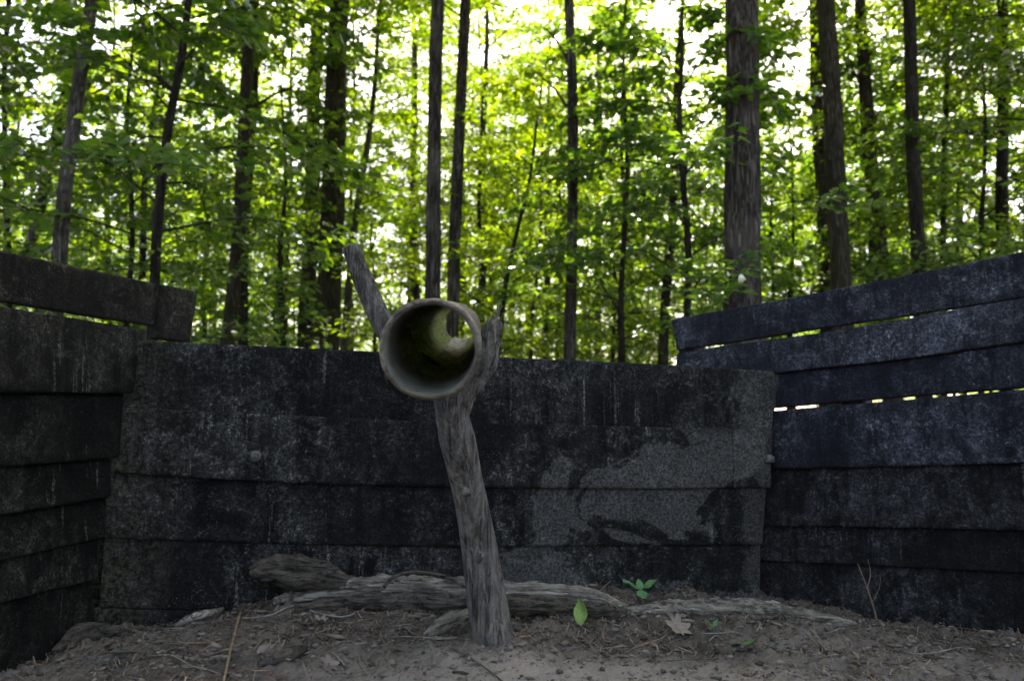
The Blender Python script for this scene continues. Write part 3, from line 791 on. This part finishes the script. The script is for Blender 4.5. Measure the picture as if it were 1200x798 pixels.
def make_crown(kind, seed, z0, z1, rad, n_limb, n_twig, n_leaf, lsize, mat, bark, shape='oval', up=(5, 40)):
    g = np.random.default_rng(seed)
    mb = MB(); LP_, LD, LN, LS = [], [], [], []
    for i in range(n_limb):
        f = (i + g.random()) / n_limb
        zs_ = z0 + (z1 - z0) * f
        a = i * 2.39996 + g.normal(0, .35)
        if shape == 'oval': rr = rad * (.35 + .65 * math.sin(math.pi * min(1, .18 + .8 * f)))
        else: rr = rad * (1.0 - .65 * f)
        rr *= g.uniform(.65, 1.15)
        e = math.radians(g.uniform(*up))
        d0 = np.array([math.cos(a) * math.cos(e), math.sin(a) * math.cos(e), math.sin(e)])
        end = np.array([0, 0, zs_]) + d0 * rr
        midp = np.array([0, 0, zs_]) + d0 * rr * .5 + np.array([0, 0, .10 * rr]) + g.normal(0, .05 * rr, 3)
        path = resample([(0, 0, zs_), midp, end + np.array([0, 0, -.06 * rr])], 7)
        r0 = .005 + .004 * rr
        tube(mb, path, [r0, r0 * .55, .004], 5, 7, cap=False)
        for k in range(n_twig):
            t = .22 + .78 * (k + g.random()) / n_twig
            p = np.array([np.interp(t * 6, np.arange(7), path[:, c_]) for c_ in range(3)])
            sgn = 1 if k % 2 else -1
            ta = a + sgn * g.uniform(.35, 1.25) * (1 - .5 * t)
            tl = rr * g.uniform(.22, .42) * (1.15 - .5 * t) + .15
            td = np.array([math.cos(ta), math.sin(ta), g.normal(.02, .22)]); td /= np.linalg.norm(td)
            te = p + td * tl + np.array([0, 0, -.08 * tl])
            mb.add(*tri_twig(p, te, .0025 + .0012 * rr))
            nl = max(3, int(n_leaf * g.uniform(.6, 1.4)))
            s = np.sort(g.uniform(.12, 1.0, nl)); s[-1] = 1
            q = p + (te - p) * s[:, None] + g.normal(0, .035 * (tl + .3), (nl, 3))
            side = np.cross(td, [0, 0, 1.0]); side /= np.linalg.norm(side) + 1e-9
            sg = np.where(np.arange(nl) % 2, 1, -1)[:, None]
            ld = td * g.uniform(.3, .9, (nl, 1)) + side * sg * g.uniform(.4, 1.1, (nl, 1)) + g.normal(0, .25, (nl, 3)) + np.array([0, 0, -.22])
            ln = np.array([0, 0, 1.0]) + g.normal(0, .42, (nl, 3))
            LP_.append(q); LD.append(ld); LN.append(ln); LS.append(lsize * g.uniform(.6, 1.25, nl))
    me = leaves_mesh('crown_' + kind, np.concatenate(LP_), np.concatenate(LD), np.concatenate(LN), np.concatenate(LS), mat)
    lm = mb.mesh('limbs_' + kind); lm.materials.append(bark)
    return me, lm

def tri_twig(p, e, r):
    d = e - p; d = d / (np.linalg.norm(d) + 1e-9)
    a = np.cross(d, [0, 0, 1.0]); a /= np.linalg.norm(a) + 1e-9; b_ = np.cross(d, a)
    V = [p + r * (a * math.cos(t) + b_ * math.sin(t)) for t in (0, 2.1, 4.2)] + [e + .3 * r * (a * math.cos(t) + b_ * math.sin(t)) for t in (0, 2.1, 4.2)]
    return np.array(V), [(0, 1, 4, 3), (1, 2, 5, 4), (2, 0, 3, 5)]

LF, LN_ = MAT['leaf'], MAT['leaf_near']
BD, BG = MAT['bark_dark'], MAT['bark_grey']
CROWN = {
    'tall': [make_crown('tall', 11 + k, 6.5, 15.5, 3.4, 48, 16, 19, .105, LF, BD) for k in range(3)],
    'under': [make_crown('under', 31 + k, 1.3, 6.6, 2.3, 36, 12, 19, .085, LF, BD, 'cone', (-5, 28)) for k in range(3)],
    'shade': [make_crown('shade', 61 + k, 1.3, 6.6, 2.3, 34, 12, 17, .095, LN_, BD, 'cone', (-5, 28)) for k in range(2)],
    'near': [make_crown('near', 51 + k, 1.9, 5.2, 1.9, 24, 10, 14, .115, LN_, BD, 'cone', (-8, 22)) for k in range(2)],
    'loose': [make_crown('loose', 71 + k, 4.0, 13.5, 2.7, 38, 12, 14, .10, LF, BD) for k in range(2)],
}

def add_tree(x0, x1, wpx, d, bark, crown, label, group=None, name='forest_tree', H=16.0, cs=1.0, ybase=400, ytop=0, seed=None, branches=(), wob=.03):
    """trunk through pixel (x0, ytop) and (x1, ybase) at depth d metres"""
    a, b_ = P(x1, ybase, d), P(x0, ytop, d)
    u = (b_ - a) / (b_.z - a.z)
    basep = a - u * (a.z + .0)
    basep.z = 0
    gzv = gz(basep.x, basep.y)
    root = empty(name, (basep.x, basep.y, gzv))
    r = wpx / FPX * d / 2
    sd_ = seed if seed is not None else random.random() * 50
    ring = int(H * 5)
    path = []
    for i in range(10):
        z = -.15 + (H + .15) * i / 9
        zz = min(z, 9.0)
        off = u * zz + Vector((u.x * .4, u.y * .4, 1)) * (z - zz)
        w_ = wob * math.sin(i * 1.7 + sd_) * (1 + .04 * i)
        path.append((off.x + w_, off.y + w_ * .6, z))
    mb = MB()
    sides = 28 if wpx > 24 else (16 if d < 16 else 9)
    tube(mb, path, [r * 1.45, r * 1.12, r * 1.02, r * .97, r * .9, r * .8, r * .66, r * .5, r * .3, .01], sides, ring, .10, 1.5, .05, sd_)
    tk = obj('trunk', mb.mesh('trunk'), MAT[bark], root)
    for br in branches:
        bb = MB()
        tube(bb, [P(px_, py_, d) - root.location for (px_, py_) in br[0]], br[1], 7, 24, .2, 4, 0, sd_)
        obj('branch', bb.mesh('branch'), MAT[bark], tk)
    if crown:
        me, lm = CROWN[crown][int(sd_ * 10) % len(CROWN[crown])]
        k = cs
        rot = Vector((0, 0, 1)).rotation_difference(Vector((u.x, u.y, 1)).normalized()) @ Quaternion((0, 0, 1), sd_ * 2.1)
        for nm, mm in (('crown', me), ('limbs', lm)):
            if nm == 'limbs' and d > 24: continue          # too far away to see
            o = obj(nm, mm, None, root)
            o.rotation_mode = 'QUATERNION'; o.rotation_quaternion = rot; o.scale = (k, k, k)
    tag(root, label, 'tree', group)
    return root

G = 'tall trunks standing behind the walls'
add_tree(868, 871, 40, 7.6, 'bark_grey', 'tall', 'thick straight grey trunk with furrowed bark behind the bluish wall', G, H=17, wob=.01, seed=3.1, cs=1.12)
add_tree(106, 72, 16, 7.6, 'bark_pale', 'tall', 'pale slanting trunk rising behind the dark brownish wall', G, H=15, seed=1.3, ybase=310)
add_tree(112, 22, 13, 12.0, 'bark_grey', 'loose', 'brown trunk leaning hardest, beside the pale slanting one', G, H=11, ybase=330, seed=2.4)
add_tree(30, 8, 11, 15, 'bark_pale', 'loose', 'short pale stem low behind the dark brownish wall', G, H=8, ybase=290, seed=7.2)
add_tree(217, 180, 12, 8.2, 'bark_dark', 'near', 'dark slim trunk with crooked side branches above the corner of walls', G, H=9, ybase=335, seed=5.0, cs=1.35,
         branches=[([(206, 110), (192, 98), (180, 88), (165, 80), (148, 60)], [.030, .022, .016, .012, .006]), ([(192, 104), (187, 85), (188, 60)], [.018, .014, .007])])
add_tree(190, 164, 9, 13, 'bark_dark', 'under', 'thin dark stem close beside the crooked-branched trunk', G, H=9, ybase=330, seed=8.8)
add_tree(299, 266, 15, 10.8, 'bark_moss', 'tall', 'slanting brown trunk, nearer of a pair behind the low wall', G, H=15, seed=4.4,
         branches=[([(290, 130), (320, 112), (345, 100), (362, 84)], [.03, .02, .012, .006])])
add_tree(300, 284, 11, 13.5, 'bark_moss', 'loose', 'thinner mossy trunk, farther of a slanting pair', G, H=13, seed=6.1)
add_tree(374, 358, 19, 15, 'bark_moss', 'loose', 'mossy trunk half hidden by leaves beside the thick brown one', G, H=15, seed=9.3)
add_tree(399, 382, 28, 13.0, 'bark_moss', 'tall', 'thick brown trunk behind the low wall near the raised fork tip', G, H=17, seed=10.4, wob=.015)
add_tree(449, 402, 9, 14, 'bark_pale', 'loose', 'pale thin stem passing behind the raised tip of the fork', G, H=11, seed=11.1)
add_tree(514, 505, 17, 8.9, 'bark_grey', 'tall', 'straight grey trunk directly behind the pipe', G, H=16, seed=12.7, wob=.015, cs=1.1)
add_tree(544, 530, 14, 10.4, 'bark_grey', 'tall', 'slightly leaning grey trunk seen through the pipe', G, H=16, seed=13.6, wob=.015)
add_tree(563, 563, 6, 15, 'bark_dark', 'under', 'thin upright stem next to the two grey trunks behind the pipe', G, H=9, seed=14.2)
add_tree(668, 670, 13, 9.4, 'bark_grey', 'tall', 'lone grey trunk with a kink behind the middle of the low wall', G, H=15, seed=15.9, cs=1.12,
         branches=[([(666, 72), (650, 45), (632, 28)], [.024, .016, .006]), ([(664, 125), (650, 105), (628, 85)], [.020, .014, .005])])
add_tree(655, 586, 6, 11.5, 'bark_dark', 'under', 'thin dark stem slanting away from the broken fork prong', G, H=7, seed=16.4, ybase=380)
add_tree(648, 624, 5, 14, 'bark_dark', None, 'thin straight sapling stem left of the lone kinked trunk', G, H=7, seed=17.4)
add_tree(660, 655, 5, 16, 'bark_dark', None, 'hair-thin stem close behind the lone kinked trunk', G, H=8, seed=17.9)
add_tree(731, 728, 6, 14, 'bark_dark', 'under', 'thin upright stem between the lone trunk and the bluish wall', G, H=9, seed=18.8)
add_tree(800, 779, 12, 14, 'bark_moss', 'loose', 'brown trunk at the end of the bluish wall', G, H=11, seed=19.5)
add_tree(796, 806, 9, 8.4, 'bark_dark', 'near', 'young dark-stemmed tree with broad leaves beside the thick grey trunk', G, H=6.5, seed=20.1, cs=1.1)
add_tree(967, 990, 23, 10.0, 'bark_moss', 'tall', 'dark trunk overlapping a paler one behind the bluish wall', G, H=16, seed=21.7, wob=.02)
add_tree(958, 975, 25, 14.5, 'bark_grey', 'tall', 'paler trunk overlapped by a darker one behind the bluish wall', G, H=16, seed=22.5)
add_tree(1006, 1040, 18, 13.5, 'bark_grey', 'loose', 'pale brown trunk screened by leaves behind the bluish wall', G, H=14, seed=23.3)
add_tree(1065, 1079, 16, 10.2, 'bark_dark', 'tall', 'straight dark trunk above the middle of the bluish wall', G, H=15, seed=24.8, wob=.02)
add_tree(1173, 1177, 14, 12, 'bark_dark', 'loose', 'dark trunk farthest along the bluish wall', G, H=14, seed=25.2)
add_tree(905, 905, 5, 16, 'bark_dark', 'under', 'thin stem just beyond the thick grey trunk', G, H=8, seed=26.2)
add_tree(132, 122, 8, 17, 'bark_grey', 'loose', 'slim greyish stem between the pale slanting and crooked-branched trunks', G, H=12, seed=27.2)

# understory trees filling the mid distance
UG = 'leafy understory trees among the trunks'
UL = 'slim understory tree with layers of backlit leaves behind the walls'
pts = [(-150, 7.5), (40, 16), (140, 18), (240, 17), (325, 16), (440, 18), (470, 23), (345, 24), (620, 24), (640, 19), (720, 16), (760, 21), (830, 17),
       (925, 15), (1015, 18), (1120, 14), (1160, 18), (1225, 10), (1100, 23), (960, 24), (560, 27), (280, 25), (60, 23), (690, 28), (860, 27), (200, 30), (440, 32), (590, 36), (780, 33), (1030, 31), (1180, 29), (10, 31)]
for k, (px, d) in enumerate(pts):
    add_tree(px + random.uniform(-12, 12), px, random.uniform(4, 7) * 14 / max(d, 12), d, 'bark_dark', 'shade' if d < 17.5 else 'under', UL, UG, 'understory_tree', H=7.0, cs=random.uniform(.9, 1.3) * (1 + .012 * d), seed=30 + k * 1.37, ybase=400)
WG = 'far leafy thickets closing off the wood'
for k in range(40):
    px = -120 + 1440 * ((k * .618034 + .31) % 1); d = 27 + 26 * ((k * .7548 + .2) % 1)
    add_tree(px + random.uniform(-5, 5), px, 4.5 * 30 / d, d, 'bark_dark', 'under', 'far low tree whose sunlit leaves screen the depth of the wood', WG, 'thicket_tree', H=7.5, cs=random.uniform(1.5, 1.9), seed=200 + k * 1.37)
for k, (px, d, cs_, kind, lab) in enumerate([(5, 10.5, 1.25, 'loose', 'dense leafy tree shading the end of the dark brownish wall'), (150, 10.5, 1.1, 'shade', 'leafy young tree between the pale slanting and crooked-branched trunks'),
                                  (1150, 12, 1.25, 'under', 'leafy young tree near the farthest dark trunk by the bluish wall'), (1105, 13, 1.1, 'loose', 'loose-crowned tree beyond the straight dark trunk'),
                                  (1020, 15, 1.2, 'shade', 'leafy young tree behind the screened pale brown trunk'), (330, 13, 1.15, 'shade', 'leafy young tree between the slanting pair and the mossy trunk'),
                                  (730, 9.5, .95, 'near', 'young broad-leaved tree between the lone kinked trunk and bluish wall')]):
    add_tree(px + 4, px, 7, d, 'bark_dark', kind, lab, None, 'understory_tree', H=7.5 if kind != 'loose' else 13, cs=cs_, seed=300 + k * 2.3)
for k, (px, d) in enumerate([(480, 27), (575, 30), (640, 26), (735, 29), (600, 38), (250, 26), (540, 23), (700, 24), (620, 31)]):
    add_tree(px + 5, px, 9, d, 'bark_grey', 'tall', 'tall far tree whose crown breaks up the bright sky', 'tall far trees against the sky', 'far_tree', H=17, cs=1.0, seed=400 + k * 1.9)
FG = 'far trunks deep in the wood'
FL = 'slender far tree deep in the bright backlit wood'
for k in range(32):
    px = -80 + 1360 * ((k * .618034) % 1); d = 18 + 30 * ((k * .7548) % 1)
    add_tree(px + random.uniform(-14, 14), px, random.uniform(5, 11) * 22 / d, d, random.choice(['bark_dark', 'bark_grey', 'bark_moss']), random.choice(['loose', None, 'loose']), FL, FG,
             'far_tree', H=random.uniform(12, 17), cs=random.uniform(.95, 1.25), seed=90 + k * 1.71)

# trees round the clearing whose crowns shade it
SG = 'trees standing around the clearing'
for k, (x, y, s) in enumerate([(-4.2, 4.5, 1.0), (4.8, 5.2, 1.0), (-5.5, -1.5, 1.05), (5.0, -2.5, 1.0), (.8, -6.0, 1.1), (-8, 8, 1.1), (8.5, 9, 1.1)]):
    root = empty('forest_tree', (x, y, gz(x, y)))
    mb = MB(); tube(mb, [(0, 0, -.15), (.05, .02, 5), (0, .1, 10), (.1, 0, 15.5 * s)], [.24, .17, .12, .02], 14, 60, .1, 1.5, .05, k)
    obj('trunk', mb.mesh('trunk'), BG, root)
    me, lm = CROWN['tall'][k % 3]
    for nm, mm in (('crown', me), ('limbs', lm)):
        o = obj(nm, mm, None, root); o.rotation_euler = (0, 0, k * 1.9); o.scale = (s, s, s)
    tag(root, 'tall tree standing beside the clearing, its crown shading the walls', 'tree', SG)
